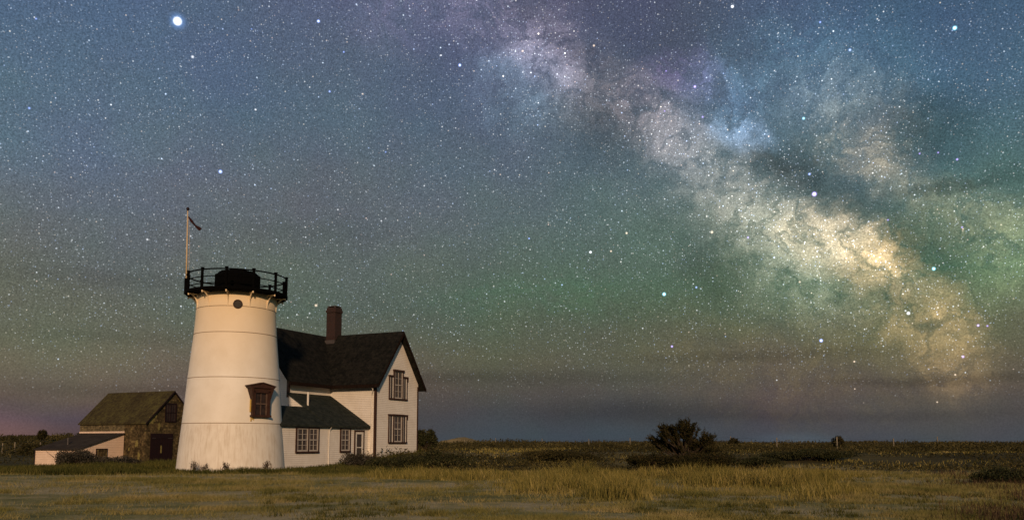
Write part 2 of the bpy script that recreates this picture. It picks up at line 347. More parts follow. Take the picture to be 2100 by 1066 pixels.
# ------------------------------------------------------------------ mesh helpers
class MB:
    def __init__(s): s.v = []; s.f = []
    def add(s, vs, fs):
        k = len(s.v); s.v += [tuple(x) for x in vs]; s.f += [tuple(k+i for i in f) for f in fs]
    def box(s, fr, a0, a1, b0, b1, c0, c1):
        """box in a frame fr(a,b,c) -> world"""
        vs = [fr(a, b, c) for a in (a0, a1) for b in (b0, b1) for c in (c0, c1)]
        s.add(vs, [(0,1,3,2),(4,6,7,5),(0,4,5,1),(2,3,7,6),(0,2,6,4),(1,5,7,3)])
    def prism(s, pts, off):
        """closed polygon pts pushed by vector off"""
        n = len(pts); o = Vector(off)
        s.add([Vector(p) for p in pts]+[Vector(p)+o for p in pts],
              [tuple(range(n))[::-1], tuple(range(n, 2*n))]+[(i, (i+1) % n, n+(i+1) % n, n+i) for i in range(n)])
    def tube(s, pts, r, n=8, cap=True):
        pts = [Vector(p) for p in pts]; rs = r if isinstance(r, (list, tuple)) else [r]*len(pts)
        k = len(s.v)
        for i, p in enumerate(pts):
            d = (pts[min(i+1, len(pts)-1)]-pts[max(i-1, 0)]).normalized()
            u = d.cross(Vector((0, 0, 1)) if abs(d.z) < .9 else Vector((1, 0, 0))).normalized(); w = d.cross(u)
            for j in range(n):
                a = 2*math.pi*j/n; s.v.append(tuple(p+(u*math.cos(a)+w*math.sin(a))*rs[i]))
        for i in range(len(pts)-1):
            for j in range(n):
                s.f.append((k+i*n+j, k+i*n+(j+1) % n, k+(i+1)*n+(j+1) % n, k+(i+1)*n+j))
        if cap: s.f.append(tuple(k+j for j in range(n))[::-1]); s.f.append(tuple(k+(len(pts)-1)*n+j for j in range(n)))
    def lathe(s, prof, c, n=64, closed=False, a0=0):
        k = len(s.v); m_ = len(prof)
        for r, z in prof:
            for j in range(n):
                a = a0+2*math.pi*j/n; s.v.append((c[0]+r*math.cos(a), c[1]+r*math.sin(a), c[2]+z))
        rows = m_ if closed else m_-1
        for i in range(rows):
            i2 = (i+1) % m_
            for j in range(n): s.f.append((k+i*n+j, k+i*n+(j+1) % n, k+i2*n+(j+1) % n, k+i2*n+j))
    def build(s, name, mat, parent=None, smooth=False, loc=None):
        me = bpy.data.meshes.new(name); me.from_pydata(s.v, [], s.f); me.validate(); me.update()
        import bmesh
        bm = bmesh.new(); bm.from_mesh(me); bmesh.ops.recalc_face_normals(bm, faces=bm.faces); bm.to_mesh(me); bm.free()
        if smooth:
            me.polygons.foreach_set('use_smooth', [True]*len(me.polygons))
        return link(name, me, mat, parent)
def link(name, me, mat, parent=None):
    me.materials.append(mat); o = bpy.data.objects.new(name, me); COL.objects.link(o)
    if parent is not None:
        o.parent = parent
        bpy.context.view_layer.update()
        o.matrix_parent_inverse = parent.matrix_world.inverted()
    return o
def thing(name, label, cat, loc, group=None):
    o = bpy.data.objects.new(name, None); COL.objects.link(o); o.location = loc; o.empty_display_size = .3
    o['label'] = label; o['category'] = cat
    if group: o['group'] = group
    bpy.context.view_layer.update(); return o
def tag(o, label=None, cat=None, group=None, kind=None):
    for k, v in (('label', label), ('category', cat), ('group', group), ('kind', kind)):
        if v: o[k] = v
    return o
def raw(name, V, Fq, mat, parent=None, nper=4):
    """fast mesh from numpy arrays; Fq (n,nper)"""
    me = bpy.data.meshes.new(name); me.vertices.add(len(V)); me.vertices.foreach_set('co', V.astype(np.float32).ravel())
    nf_ = len(Fq); me.loops.add(nf_*nper); me.loops.foreach_set('vertex_index', Fq.astype(np.int32).ravel())
    me.polygons.add(nf_); me.polygons.foreach_set('loop_start', np.arange(0, nf_*nper, nper, dtype=np.int32))
    me.update(calc_edges=True); return link(name, me, mat, parent)

# ------------------------------------------------------------------ terrain
def ss(a, b, x):
    t_ = np.clip((np.asarray(x, float)-a)/(b-a), 0, 1); return t_*t_*(3-2*t_)
def vn(x, y, s, seed=0):
    x = np.asarray(x, float)/s; y = np.asarray(y, float)/s; xi = np.floor(x); yi = np.floor(y); fx = x-xi; fy = y-yi
    fx = fx*fx*(3-2*fx); fy = fy*fy*(3-2*fy)
    def h(i, j):
        v = np.sin(i*127.1+j*311.7+seed*74.7)*43758.5453; return v-np.floor(v)
    return (h(xi, yi)*(1-fx)+h(xi+1, yi)*fx)*(1-fy)+(h(xi, yi+1)*(1-fx)+h(xi+1, yi+1)*fx)*fy
def fbm(x, y, s, seed=0, o=4):
    r = 0; a = .5
    for i in range(o): r = r+a*vn(x, y, s/2**i, seed+i); a *= .5
    return r/(1-.5**o)
def height(x, y):
    x = np.asarray(x, float); y = np.asarray(y, float)
    right = ss(-17, -11, x)
    h = (fbm(x, y, 95, 77, 3)-.5)*.9*ss(110, 320, y)*(1-ss(900, 1500, y)) + (fbm(x, y, 17, 91, 3)-.5)*.75*ss(56, 80, y)*(1-ss(150, 240, y))*right + right*.88*ss(50, 62, y) + .40*ss(70, 350, y)*right + .10*ss(300, 900, y)
    h = h - .45*ss(-24, -40, x)*ss(30, 60, y)*(1-ss(75, 120, y))
    h = h + (1-right)*(.5*ss(90, 160, y))
    h = h + ss(-44, -95, x)*ss(95, 230, y)*(1.3+2.0*fbm(x, y, 60, 3))*(1-.5*ss(300, 700, y))
    flat = np.minimum(1, np.hypot((x+16.6)/9, (y-49)/7)**4)
    h = h + (fbm(x, y, 9, 1)-.5)*.16*flat*(1+ss(70, 200, y)) + (fbm(x, y, 1.3, 5, 3)-.5)*.07*(1-ss(60, 120, y))
    return h
def gz(x, y): return float(height(x, y))
ys = np.concatenate([np.linspace(-30, 10, 30)[:-1], 10+np.arange(0, 60, .28), np.geomspace(70, 6000, 220)])
us = np.linspace(-1, 1, 420)
Y, Uu = np.meshgrid(ys, us, indexing='ij')
X = Uu*(40+np.abs(Y)*.9) ; X = np.where(Y < 70, Uu*(40+np.maximum(Y, 10)*.9), X)
Z = height(X, Y)
V = np.stack([X, Y, Z], -1).reshape(-1, 3); nr, nc = X.shape
I = np.arange(nr*nc).reshape(nr, nc)
Fq = np.stack([I[:-1, :-1], I[:-1, 1:], I[1:, 1:], I[1:, :-1]], -1).reshape(-1, 4)
g = raw('ground', V, Fq, M['ground']); g.data.polygons.foreach_set('use_smooth', [True]*len(Fq)); tag(g, kind='structure')
# far sand dune with beach grass
def mound(name, cx, cy, rx, ry, h, mat, seed):
    n = 50; u = np.linspace(-1, 1, n); A, B = np.meshgrid(u, u, indexing='ij')
    r = np.sqrt(A*A+B*B); hh = (1-ss(.15, 1, r))*h*(.55+.9*fbm(A*6+9, B*6+3, 2.3, seed)) - .6*ss(.8, 1.0, r)
    xx = cx+A*rx; yy = cy+B*ry; V = np.stack([xx, yy, height(xx, yy)+hh-.05], -1).reshape(-1, 3); I = np.arange(n*n).reshape(n, n)
    Fq = np.stack([I[:-1, :-1], I[1:, :-1], I[1:, 1:], I[:-1, 1:]], -1).reshape(-1, 4)
    o = raw(name, V, Fq, mat); o.data.polygons.foreach_set('use_smooth', [True]*len(Fq)); return tag(o, kind='structure')
mound('dune', -13.8, 205, 9.5, 22, 2.1, M['dune'], 4)

# ------------------------------------------------------------------ lighthouse tower
TX, TY, KR = -16.42, 48.9, .927
tw = thing('lighthouse_tower', 'cream white conical lighthouse tower with black iron gallery, no lantern, beside the house', 'lighthouse', (TX, TY, 0))
prof0 = [(3.32, -.4), (3.27, .1), (3.24, .3), (3.14, 1.5), (3.02, 2.78), (2.91, 4.0), (2.80, 5.4), (2.66, 6.8), (2.54, 8.0), (2.47, 9.0), (2.45, 9.6), (2.45, 10.5), (0.1, 10.52)]
prof = [(r_*KR, z_*.978+.035) for r_, z_ in prof0]
def tr(z):
    zz = [p_[1] for p_ in prof[:-1]]; rr = [p_[0] for p_ in prof[:-1]]; return float(np.interp(z, zz, rr))
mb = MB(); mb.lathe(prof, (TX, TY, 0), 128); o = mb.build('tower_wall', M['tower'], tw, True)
for zr in (2.71, 5.30, 7.88, 9.38):
    mb = MB(); r = tr(zr); mb.lathe([(r-.02, -.022), (r+.011, -.014), (r+.011, .014), (r-.02, .022)], (TX, TY, zr), 128, True)
    mb.build('seam_band', M['seam'], tw, True)
# gallery
CAMDIR = math.atan2(-TY, -TX)          # towards the viewpoint
def ZT(z): return z*.978+.035
def pol(r, ang, z):                     # ang degrees to the right of the direction to the viewpoint
    a = CAMDIR+rad(ang); return Vector((TX+r*KR*math.cos(a), TY+r*KR*math.sin(a), ZT(z)))
mb = MB(); mb.lathe([(r_*KR, ZT(z_)) for r_, z_ in [(2.2, 10.42), (3.08, 10.42), (3.14, 10.46), (3.14, 10.60), (3.05, 10.62), (.05, 10.63)]], (TX, TY, 0), 96)
mb.build('gallery_deck', M['black'], tw)
rl = MB()
for zr, r_ in ((11.62, .042), (11.2, .03), (10.8, .03)):
    pts = [pol(3.07, i*5, zr) for i in range(73)]; rl.tube(pts, r_, 6, False)
rail = rl.build('railing', M['black'], tw)
for i in range(12):
    a = -12.5+30*i
    mb = MB(); mb.tube([pol(3.07, a, 10.6), pol(3.07, a, 11.68)], .085, 8); mb.tube([pol(3.07, a, 11.68), pol(3.07, a, 11.74)], .11, 8)
    mb.build('post', M['black'], rail)
for i in range(12):
    a = -12.5+30*i
    mb = MB(); pts = []
    for k in range(9):
        q = k/8; pts.append(pol(2.42+.60*math.sin(q*math.pi/2)**1.3+.0, a, 9.72+.68*q**.55 if False else 9.66+.76*(1-(1-q)**1.0)*1.0))
    pts = [pol(2.44+.58*(1-math.cos(q*math.pi/2)), a, 9.62+.78*math.sin(q*math.pi/2)) for q in [k/8 for k in range(9)]]
    mb.tube(pts, .042, 8)
    mb.tube([pol(2.46, a, 10.38), pol(3.04, a, 10.38)], .04, 8)
    mb.tube([pol(3.03, a, 10.42), pol(3.03, a, 10.30)], .04, 8)
    mb.tube([pol(2.45, a, 10.38), pol(2.45, a, 9.55)], .03, 6)
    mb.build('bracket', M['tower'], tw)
mb = MB(); mb.lathe([(r_*KR*1.03, ZT(z_)) for r_, z_ in [(1.42, 10.6), (1.42, 11.72), (1.30, 11.78), (1.30, 11.70), (1.2, 11.70)]], (TX, TY, 0), 10)
mb.lathe([(r_*KR*1.03, ZT(z_)) for r_, z_ in [(1.2, 11.6), (1.2, 11.92), (1.13, 11.96), (.05, 12.0)]], (TX, TY, 0), 10, a0=.3)
mb.build('lantern_base', M['black'], tw)
# porthole and window
def wall_frame(ang, z0, r):            # frame on the tower skin: a right, b up, c outwards
    a = CAMDIR+rad(ang); n_ = Vector((math.cos(a), math.sin(a), 0)); u_ = Vector((-math.sin(a), math.cos(a), 0)); o_ = Vector((TX, TY, ZT(z0)))+n_*r*KR
    return lambda a_, b_, c_: o_+u_*a_+Vector((0, 0, b_))+n_*c_
fr = wall_frame(1.1, 9.66, 2.45)
mb = MB(); mb.tube([fr(.23*math.cos(q), .23*math.sin(q), .03) for q in np.linspace(0, 2*math.pi, 33)], .035, 8, False)
ph = mb.build('porthole', M['brown'], tw, True)
mb = MB(); ring = [fr(.21*math.cos(q), .21*math.sin(q), .0) for q in np.linspace(0, 2*math.pi, 25)[:-1]]; mb.prism(ring, fr(0, 0, .03)-fr(0, 0, 0)); mb.build('pane', M['dglass'], ph)
fr = wall_frame(31.6, 3.13, 2.97)
w = MB()
w.box(fr, -.56, -.40, .08, 1.45, -.10, .16); w.box(fr, .40, .56, .08, 1.45, -.10, .16)       # jambs
w.box(fr, -.62, .62, -.04, .08, -.1, .22)                                                    # sill
w.box(fr, -.66, .66, 1.33, 1.60, -.25, .16)
tf = w.build('window', M['brown'], tw)
h_ = MB()
h_.box(fr, -.80, .80, 1.60, 1.69, -.3, .24)
h_.prism([fr(-.86, 1.69, -.3), fr(-.86, 1.69, .26), fr(0, 1.88, .26), fr(0, 1.88, -.3)], fr(0, .06, 0)-fr(0, 0, 0))
h_.prism([fr(.86, 1.69, -.3), fr(0, 1.88, -.3), fr(0, 1.88, .26), fr(.86, 1.69, .26)], fr(0, .06, 0)-fr(0, 0, 0))
h_.prism([fr(-.78, 1.69, .20), fr(.78, 1.69, .20), fr(0, 1.86, .20)], fr(0, 0, -.5)-fr(0, 0, 0))
h_.prism([fr(-.74, 1.60, .24), fr(-.56, 1.60, .24), fr(-.56, .92, .17)], fr(0, 0, -.5)-fr(0, 0, 0))
h_.prism([fr(.74, 1.60, .24), fr(.56, .92, .17), fr(.56, 1.60, .24)], fr(0, 0, -.5)-fr(0, 0, 0))
h_.build('hood', M['brown'], tf)
s_ = MB(); s_.box(fr, -.40, -.33, .08, 1.33, -.04, .08); s_.box(fr, .33, .40, .08, 1.33, -.04, .08); s_.box(fr, -.33, .33, .68, .75, -.04, .08); s_.box(fr, -.02, .02, .08, .68, -.03, .07); s_.box(fr, -.02, .02, .75, 1.33, -.03, .07)
s_.build('sash', M['oldsash'], tf)
g_ = MB(); g_.box(fr, -.34, .34, .08, 1.33, -.03, .02); g_.build('pane', M['dglass'], tf)
g_ = MB()
for a0, a1, b0 in ((-.66, -.585, .25), (-.60, -.54, -.28), (-.50, -.46, -.18), (-.42, -.39, -.24)):
    g_.box(wall_frame(31.6, 3.13, 2.96 if b0 > 0 else 2.985), a0, a1, b0, (.95 if b0 > 0 else -.04), -.02, .012)
g_.build('rust_stain', M['rust'], tw)

# flagpole and flag
fx, fz = -89.0, 10.7
base = pol(3.08, fx, 10.45)
fp = thing('flagpole', 'pale slender flagpole rising from the left edge of the tower gallery', 'flagpole', base)
top = base+Vector((-.10, 0, 5.05))
mb = MB(); mb.tube([base, top], [.05, .032], 10); mb.build('pole', M['pole'], fp, True)
mb = MB(); mb.lathe([(.001, .11), (.06, .085), (.1, .03), (.1, -.03), (.06, -.085), (.03, -.12)], (top.x, top.y, top.z+.08), 14); mb.build('ball_finial', M['maroon'], fp, True)
mb = MB(); mb.box(lambda a, b, c: base+Vector((a, b, c)), -.09, .09, -.09, .09, .0, .95); mb.build('pole_bracket', M['black'], fp)
mb = MB(); mb.tube([base+Vector((.09, 0, .9)), base+Vector((.10, 0, 3)), top+Vector((.06, 0, -.4))], .008, 5); mb.build('halyard', M['pole'], fp)
mb = MB(); q0 = top+Vector((.06, 0, -.42)); q1 = q0+Vector((.72, .12, -.72)); nseg = 12; rows = []
k0 = 0
for i in range(nseg+1):
    u_ = i/nseg; c_ = q0.lerp(q1, u_)+Vector((0, 0, -.09*math.sin(u_*3.0))); wd = .04+.10*u_+.03*math.sin(u_*9)
    for j in range(7):
        v_ = j/6-.5; mb.v.append(tuple(c_+Vector((.64, 0, .76))*v_*wd*1.3+Vector((0, .06*math.sin(j*2.1+u_*5), 0))))
for i in range(nseg):
    for j in range(6): mb.f.append((i*7+j, i*7+j+1, (i+1)*7+j+1, (i+1)*7+j))
fl = mb.build('flag', M['flag'], None, True); fl.modifiers.new('s', 'SOLIDIFY').thickness = .02
tag(fl, 'dark red and black flag drooping from the top of the flagpole', 'flag')

# ------------------------------------------------------------------ keeper's house
AL = rad(25.2)
dB = Vector((math.sin(AL), math.cos(AL), 0)); dA = Vector((math.cos(AL), -math.sin(AL), 0)); UP = Vector((0, 0, 1))
P0 = Vector((-12.829, 58.628, 0))
def H(a, b, z=0): return P0+dA*a+dB*b+UP*z
LA, LB, WD, DL = 3.822, 4.484, 5.5, 3.28
hs = thing('keepers_house', 'white clapboard keeper house with steep dark roofs and brown trim, right of the tower', 'house', H(-2, 1, .3))
def roofslab(verts, faces, th, name, mat, parent):
    cnt = {}
    for f in faces:
        for i in range(len(f)):
            e = (f[i], f[(i+1) % len(f)]); cnt[tuple(sorted(e))] = cnt.get(tuple(sorted(e)), 0)+1
    n = len(verts); mb = MB(); vs = [Vector(v) for v in verts]+[Vector(v)-UP*th for v in verts]
    fs = [tuple(f) for f in faces]+[tuple(i+n for i in f)[::-1] for f in faces]
    for f in faces:
        for i in range(len(f)):
            a, b = f[i], f[(i+1) % len(f)]
            if cnt[tuple(sorted((a, b)))] == 1: fs.append((a, a+n, b+n, b))
    mb.add(vs, fs); return mb.build(name, mat, parent)
RZ, SL = 9.62, 1.27
wt = RZ-.2-SL*WD/2-.01
mb = MB()
foot = [H(0, 0), H(LA, 0), H(LA, WD), H(-WD, WD), H(-WD, -LB), H(0, -LB)]
mb.prism([p_-UP*.5 for p_ in foot], UP*(wt+.5))
ga = [H(LA, 0, wt), H(LA, WD, wt), H(LA, WD/2, RZ-.22)]; mb.prism(ga, -dA*.2)
gb = [H(0, -LB, wt), H(-WD, -LB, wt), H(-WD/2, -LB, RZ-.22)]; mb.prism(gb, dB*.2)
mb.build('wall', M['white'], hs)
oe, og = .40, .45
ez = RZ-SL*(WD/2+oe)
hv = [H(-WD/2, WD/2, RZ), H(LA+og, WD/2, RZ), H(LA+og, -oe, ez), H(oe, -oe, ez), H(-WD/2, -LB-og, RZ), H(oe, -LB-og, ez),
      H(-WD-oe, WD+oe, ez), H(LA+og, WD+oe, ez), H(-WD-oe, -LB-og, ez)]
rf = roofslab(hv, [(0, 3, 2, 1), (0, 4, 5, 3), (0, 1, 7, 6), (0, 6, 8, 4)], .17, 'roof', M['roof'], hs)
# barge boards and eave boards in brown
mb = MB()
for s_ in (-1, 1):
    a_ = H(LA+og+.004, WD/2, RZ-.03); b_ = H(LA+og+.004, WD/2+s_*(WD/2+oe), ez-.03)
    mb.prism([a_, b_, b_-UP*.26, a_-UP*.26], dA*.035)
mb.build('barge_board', M['darktrim'], rf)
mb = MB()
mb.prism([H(oe, -oe-.003, ez-.02), H(LA+og-.01, -oe-.003, ez-.02), H(LA+og-.01, -oe-.003, ez-.24), H(oe, -oe-.003, ez-.24)], -dB*.09)
mb.prism([H(oe+.003, -LB-og, ez-.02), H(oe+.003, -oe-.1, ez-.02), H(oe+.003, -oe-.1, ez-.24), H(oe+.003, -LB-og, ez-.24)], dA*.09)
mb.build('gutter', M['darktrim'], rf)
# chimney on the ridge
cc = (-WD/2+.80, WD/2)
mb = MB(); q = .40
def hb(mb, a0, a1, b0, b1, z0, z1): mb.box(H, a0, a1, b0, b1, z0, z1)
hb(mb, cc[0]-q, cc[0]+q, cc[1]-q, cc[1]+q, 8.6, 11.35)
hb(mb, cc[0]-q-.05, cc[0]+q+.05, cc[1]-q-.05, cc[1]+q+.05, 11.35, 11.55)
hb(mb, cc[0]-q-.01, cc[0]+q+.01, cc[1]-q-.01, cc[1]+q+.01, 11.55, 11.72)
ch = mb.build('chimney', M['brick'], rf)
mb = MB(); hb(mb, cc[0]-q+.02, cc[0]+q-.02, cc[1]-q+.02, cc[1]+q-.02, 11.80, 11.85)
for i in (-1, 1):
    for j in (-1, 1): hb(mb, cc[0]+i*.3-.05, cc[0]+i*.3+.05, cc[1]+j*.3-.05, cc[1]+j*.3+.05, 11.72, 11.80)
mb.build('chimney_cap', M['lead'], rf)
mb = MB(); hb(mb, cc[0]-q-.03, cc[0]+q+.03, cc[1]-q-.12, cc[1]-q+.05, RZ-.80, RZ-.38); mb.build('flashing', M['lead'], rf)
# corner boards
cbz = wt-.25
def cboard(a, b, z0, z1, sa, sb, wdt=.13):
    mb = MB(); a0, a1 = sorted((a+sa*.025, a-sa*wdt)); b0, b1 = sorted((b+sb*.025, b-sb*wdt))
    mb.box(H, a0, a1, b0, b1, z0, z1); return mb.build('corner_board', M['brown'], hs)
cboard(LA, 0, -.3, cbz+.1, 1, -1); cboard(LA, WD, -.3, cbz+.1, 1, 1); cboard(0, -LB, 4.6, cbz+.1, 1, -1)
# lean-to kitchen wing and low passage to the tower
LZ0, LZ1 = 4.92, 2.72
ls = (LZ0-LZ1)/(DL+.22)
zc = LZ0-ls*DL-.14
mb = MB()
mb.prism([H(0.003, -LB+.02, -.5), H(DL, -LB+.02, -.5), H(DL, -LB+.02, zc), H(0.003, -LB+.02, LZ0-.14)], dB*(LB-.023))
mb.build('lean_to_wall', M['white'], hs)
roofslab([H(.003, -LB-.12, LZ0), H(DL+.22, -LB-.12, LZ1), H(DL+.22, -.004, LZ1), H(.003, -.004, LZ0)], [(0, 1, 2, 3)], .11, 'lean_to_roof', M['rooflow'], hs)
PX0 = 1.40                              # ridge of the passage
PLE = 9.6
pz = LZ0-ls*PX0-.10
mb = MB(); a_in = 2*PX0-DL
mb.prism([H(DL, -LB+.015, -.5), H(DL, -LB+.015, zc-.0), H(PX0, -LB+.015, pz-.14), H(a_in, -LB+.015, zc), H(a_in, -LB+.015, -.5)], -dB*(PLE-LB))
mb.build('passage_wall', M['white'], hs)
roofslab([H(PX0, -PLE-.02, pz), H(DL+.2, -PLE-.02, LZ1-.005), H(DL+.2, -LB-.122, LZ1-.005), H(PX0, -LB-.122, pz), H(a_in-.2, -PLE-.02, LZ1-.005), H(a_in-.2, -LB-.122, LZ1-.005)],
         [(0, 1, 2, 3), (0, 3, 5, 4)], .11, 'passage_roof', M['rooflow'], hs)
# downspouts and vent pipe
def pipe(pts, r, mat): mb = MB(); mb.tube(pts, r, 8); return mb.build('downspout', mat, hs)
pipe([H(LA-.10, -oe-.04, ez-.12), H(LA-.05, -.30, ez-.35), H(LA-.28, -.07, ez-.75), H(LA-.30, -.06, ez-1.2), H(LA-.30, -.06, .2)], .04, M['trimwhite'])
pipe([H(DL+.2, -LB+.12, LZ1-.1), H(DL+.05, -LB+.10, LZ1-.35), H(DL+.05, -LB+.10, 0)], .032, M['trimwhite'])
mb = MB(); mb.tube([H(1.35, -LB+.35, LZ0-ls*1.35-.1), H(1.35, -LB+.35, LZ0-ls*1.35+.85)], .065, 10); mb.build('vent_pipe', M['trimwhite'], hs)

# windows: frames on the house walls. frame: a along wall (+ = right in the picture), b up, c outwards
def fA(b_, z_): # gable end / walls facing dA at a=LA
    return lambda a, b, c: H(LA+c, b_+a, z_+b)
def fL(b_, z_):
    return lambda a, b, c: H(DL+c, b_+a, z_+b)
def sash(fr, x0, x1, z0, z1, parent, nx=2, name='sash', mat='sash', grid=True, mid=True):
    t_ = .055; s = MB(); s.box(fr, x0, x0+t_, z0, z1, 0, .045); s.box(fr, x1-t_, x1, z0, z1, 0, .045)
    s.box(fr, x0+t_, x1-t_, z0, z0+.08, 0, .045); s.box(fr, x0+t_, x1-t_, z1-t_, z1, 0, .045)
    zm = (z0+z1)/2
    if mid: s.box(fr, x0+t_, x1-t_, zm-.03, zm+.03, 0, .05)
    if grid:
        for (za, zb) in (((z0+.08), zm-.03), (zm+.03, z1-t_)):
            for i in range(1, nx): xm = x0+t_+(x1-x0-2*t_)*i/nx; s.box(fr, xm-.012, xm+.012, za, zb, .002, .036)
            s.box(fr, x0+t_, x1-t_, (za+zb)/2-.012, (za+zb)/2+.012, .003, .034)
    s.build(name, M[mat], parent)
    g_ = MB(); g_.box(fr, x0+t_+.002, x1-t_-.002, z0+.06, z1-.05, .001, .012); g_.build('pane', M['glass'], parent)
    cw = (x1-x0)*.13
    for xx in (x0+t_+.01, x1-t_-cw-.01):
        c_ = MB(); c_.box(fr, xx, xx+cw, z0+.1, z1-t_, .0125, .016); c_.build('curtain', M['curtain'], parent)
def gable_window(bc, z0, z1, stepped):
    fr = fA(bc, 0); w_ = MB()
    wide = 1.20; hw = .53
    zs = z1-(.42 if stepped else .0)
    w_.box(fr, -wide, wide, z0-.10, z0, 0, .10)                                   # sill
    w_.box(fr, -wide, -wide+.10, z0, zs, 0, .06); w_.box(fr, wide-.10, wide, z0, zs, 0, .06)
    w_.box(fr, -hw-.11, -hw, z0, z1, 0, .07); w_.box(fr, hw, hw+.11, z0, z1, 0, .07)
    w_.box(fr, -hw-.16, hw+.16, z1, z1+.13, 0, .13)
    w_.box(fr, -wide-.06, -hw-.11, zs, zs+.12, 0, .10); w_.box(fr, hw+.11, wide+.06, zs, zs+.12, 0, .10)
    w_.box(fr, -wide-.06, -wide+.04, zs-.22, zs, .061, .09); w_.box(fr, wide-.04, wide+.06, zs-.22, zs, .061, .09)
    w = w_.build('window', M['brown'], hs)
    sash(fr, -hw, hw, z0, z1, w)
    for x0, x1 in ((-wide+.10, -hw-.11), (hw+.11, wide-.10)):
        p_ = MB(); p_.box(fr, x0, x0+.09, z0, zs, 0, .035); p_.box(fr, x1-.09, x1, z0, zs, 0, .035); p_.build('side_panel', M['trimwhite'], w)
        p_ = MB(); p_.box(fr, x0+.09, x1-.09, z0, zs, 0, .02); p_.build('side_slot', M['glass'], w)
gable_window(2.77, 4.77, 6.70, True)
gable_window(2.77, 1.68, 3.52, False)
def low_window(units, z0, z1):
    xa, xb = units[0][0], units[-1][1]; fr = fL(0, 0); w_ = MB(); t_ = .10
    w_.box(fr, xa-t_, xb+t_, z0-.11, z0, 0, .09); w_.box(fr, xa-t_, xb+t_, z1, z1+.06, 0, .075)
    w_.box(fr, xa-t_, xa, z0, z1, 0, .06); w_.box(fr, xb, xb+t_, z0, z1, 0, .06)
    for i in range(len(units)-1): w_.box(fr, units[i][1], units[i+1][0], z0, z1, 0, .06)
    w = w_.build('window', M['brown'], hs)
    for x0, x1 in units: sash(fr, x0, x1, z0, z1, w)
low_window([(-7.49, -6.46), (-6.36, -5.47)], 1.10, 2.50)
low_window([(-3.12, -2.18)], 1.10, 2.50)
fr = fL(0, 0)
d_ = MB(); d_.box(fr, -1.66, -1.56, .0, 2.36, 0, .06); d_.box(fr, -.65, -.55, .0, 2.36, 0, .06); d_.box(fr, -1.66, -.55, 2.36, 2.46, 0, .075)
dr = d_.build('door', M['brown'], hs)
d_ = MB(); d_.box(fr, -1.56, -1.40, .30, 2.36, 0, .04); d_.box(fr, -.81, -.65, .30, 2.36, 0, .04); d_.box(fr, -1.40, -.81, 2.20, 2.36, 0, .04); d_.box(fr, -1.40, -.81, .30, .62, 0, .04)
d_.box(fr, -1.40, -.81, 1.28, 1.34, 0, .035)
d_.build('door_leaf', M['trimwhite'], dr)
d_ = MB(); d_.box(fr, -1.40, -.81, .62, 2.20, 0, .015); d_.build('pane', M['glass'], dr)
d_ = MB(); d_.tube([fr(-.72, 1.2, .04), fr(-.72, 1.2, .09)], .025, 8); d_.build('handle', M['black'], dr)

# ------------------------------------------------------------------ barn and its shed
Q1 = Vector((-30.8, 70.0, 0))
def B_(a, b, z=0): return Q1+dA*a+dB*b+UP*z
bn = thing('barn', 'weathered dark shingled barn with mossy gable roof and maroon doors, left of the tower', 'barn', B_(-4, 2.5, 0))
BW, BL, BE, BR_ = 5.6, 8.1, 3.42, 6.15
bsl = (BR_-BE)/(BW/2)
mb = MB(); mb.prism([B_(0, 0, -1), B_(0, BW, -1), B_(0, BW, BE-.12), B_(0, BW/2, BR_-.14), B_(0, 0, BE-.12)], -dA*BL); mb.build('wall', M['barnwall'], bn)
o_ = .14
roofslab([B_(.12, -o_, BE-bsl*o_), B_(.12, BW/2, BR_), B_(-BL-.12, BW/2, BR_), B_(-BL-.12, -o_, BE-bsl*o_), B_(.12, BW+o_, BE-bsl*o_), B_(-BL-.12, BW+o_, BE-bsl*o_)],
         [(0, 1, 2, 3), (1, 4, 5, 2)], .1, 'roof', M['barnroof'], bn)
mb = MB()
for s_ in (-1, 1):
    a_ = B_(.125, BW/2, BR_-.01); b_ = B_(.125, BW/2+s_*(BW/2+o_), BE-bsl*o_-.01); mb.prism([a_, b_, b_-UP*.16, a_-UP*.16], dA*.03)
mb.build('barge_board', M['maroon'], bn)
mb = MB(); mb.box(B_, -BL+.0, -2.5, -.02, -.004, 2.62, BE-.16); mb.build('side_shingles', M['barnside'], bn)
mb = MB(); mb.box(B_, -BL+.0, -2.5, -.05, -.004, 2.46, 2.60); mb.build('trim_board', M['shedwhite'], bn)
d_ = MB(); d_.box(B_, .004, .06, .50, 2.85, .02, 2.42); bd = d_.build('barn_door', M['maroon'], bn)
d_ = MB()
for i in range(1, 8): d_.box(B_, .061, .075, .50+i*.294-.012, .50+i*.294+.012, .05, 1.98)
d_.box(B_, .061, .09, .5, 1.64, 1.98, 2.06); d_.box(B_, .061, .09, 1.70, 2.85, 1.98, 2.06)
d_.build('board_batten', M['maroon'], bd)
d_ = MB(); d_.box(B_, .061, .10, 1.55, 1.66, .75, 1.4); d_.build('pale_latch_board', M['patina'], bd)
for b0_, b1_ in ((.62, .98), (2.3, 2.75)):
    d_ = MB(); d_.box(B_, .091, .105, b0_, b1_, 1.995, 2.03); d_.build('strap_hinge', M['lead'], bd)
w_ = MB(); z0, z1, b0, b1 = 3.50, 4.95, 2.02, 3.05
w_.box(B_, .003, .06, b0-.1, b0, z0-.1, z1+.1); w_.box(B_, .003, .06, b1, b1+.1, z0-.1, z1+.1); w_.box(B_, .003, .06, b0, b1, z1, z1+.1); w_.box(B_, .003, .06, b0, b1, z0-.1, z0)
w_.box(B_, .003, .05, (b0+b1)/2-.03, (b0+b1)/2+.03, z0, z1); w_.box(B_, .003, .05, b0, b1, (z0+z1)/2-.03, (z0+z1)/2+.03)
for k in (.25, .75): w_.box(B_, .003, .04, b0+(b1-b0)*k-.015, b0+(b1-b0)*k+.015, z0, z1)
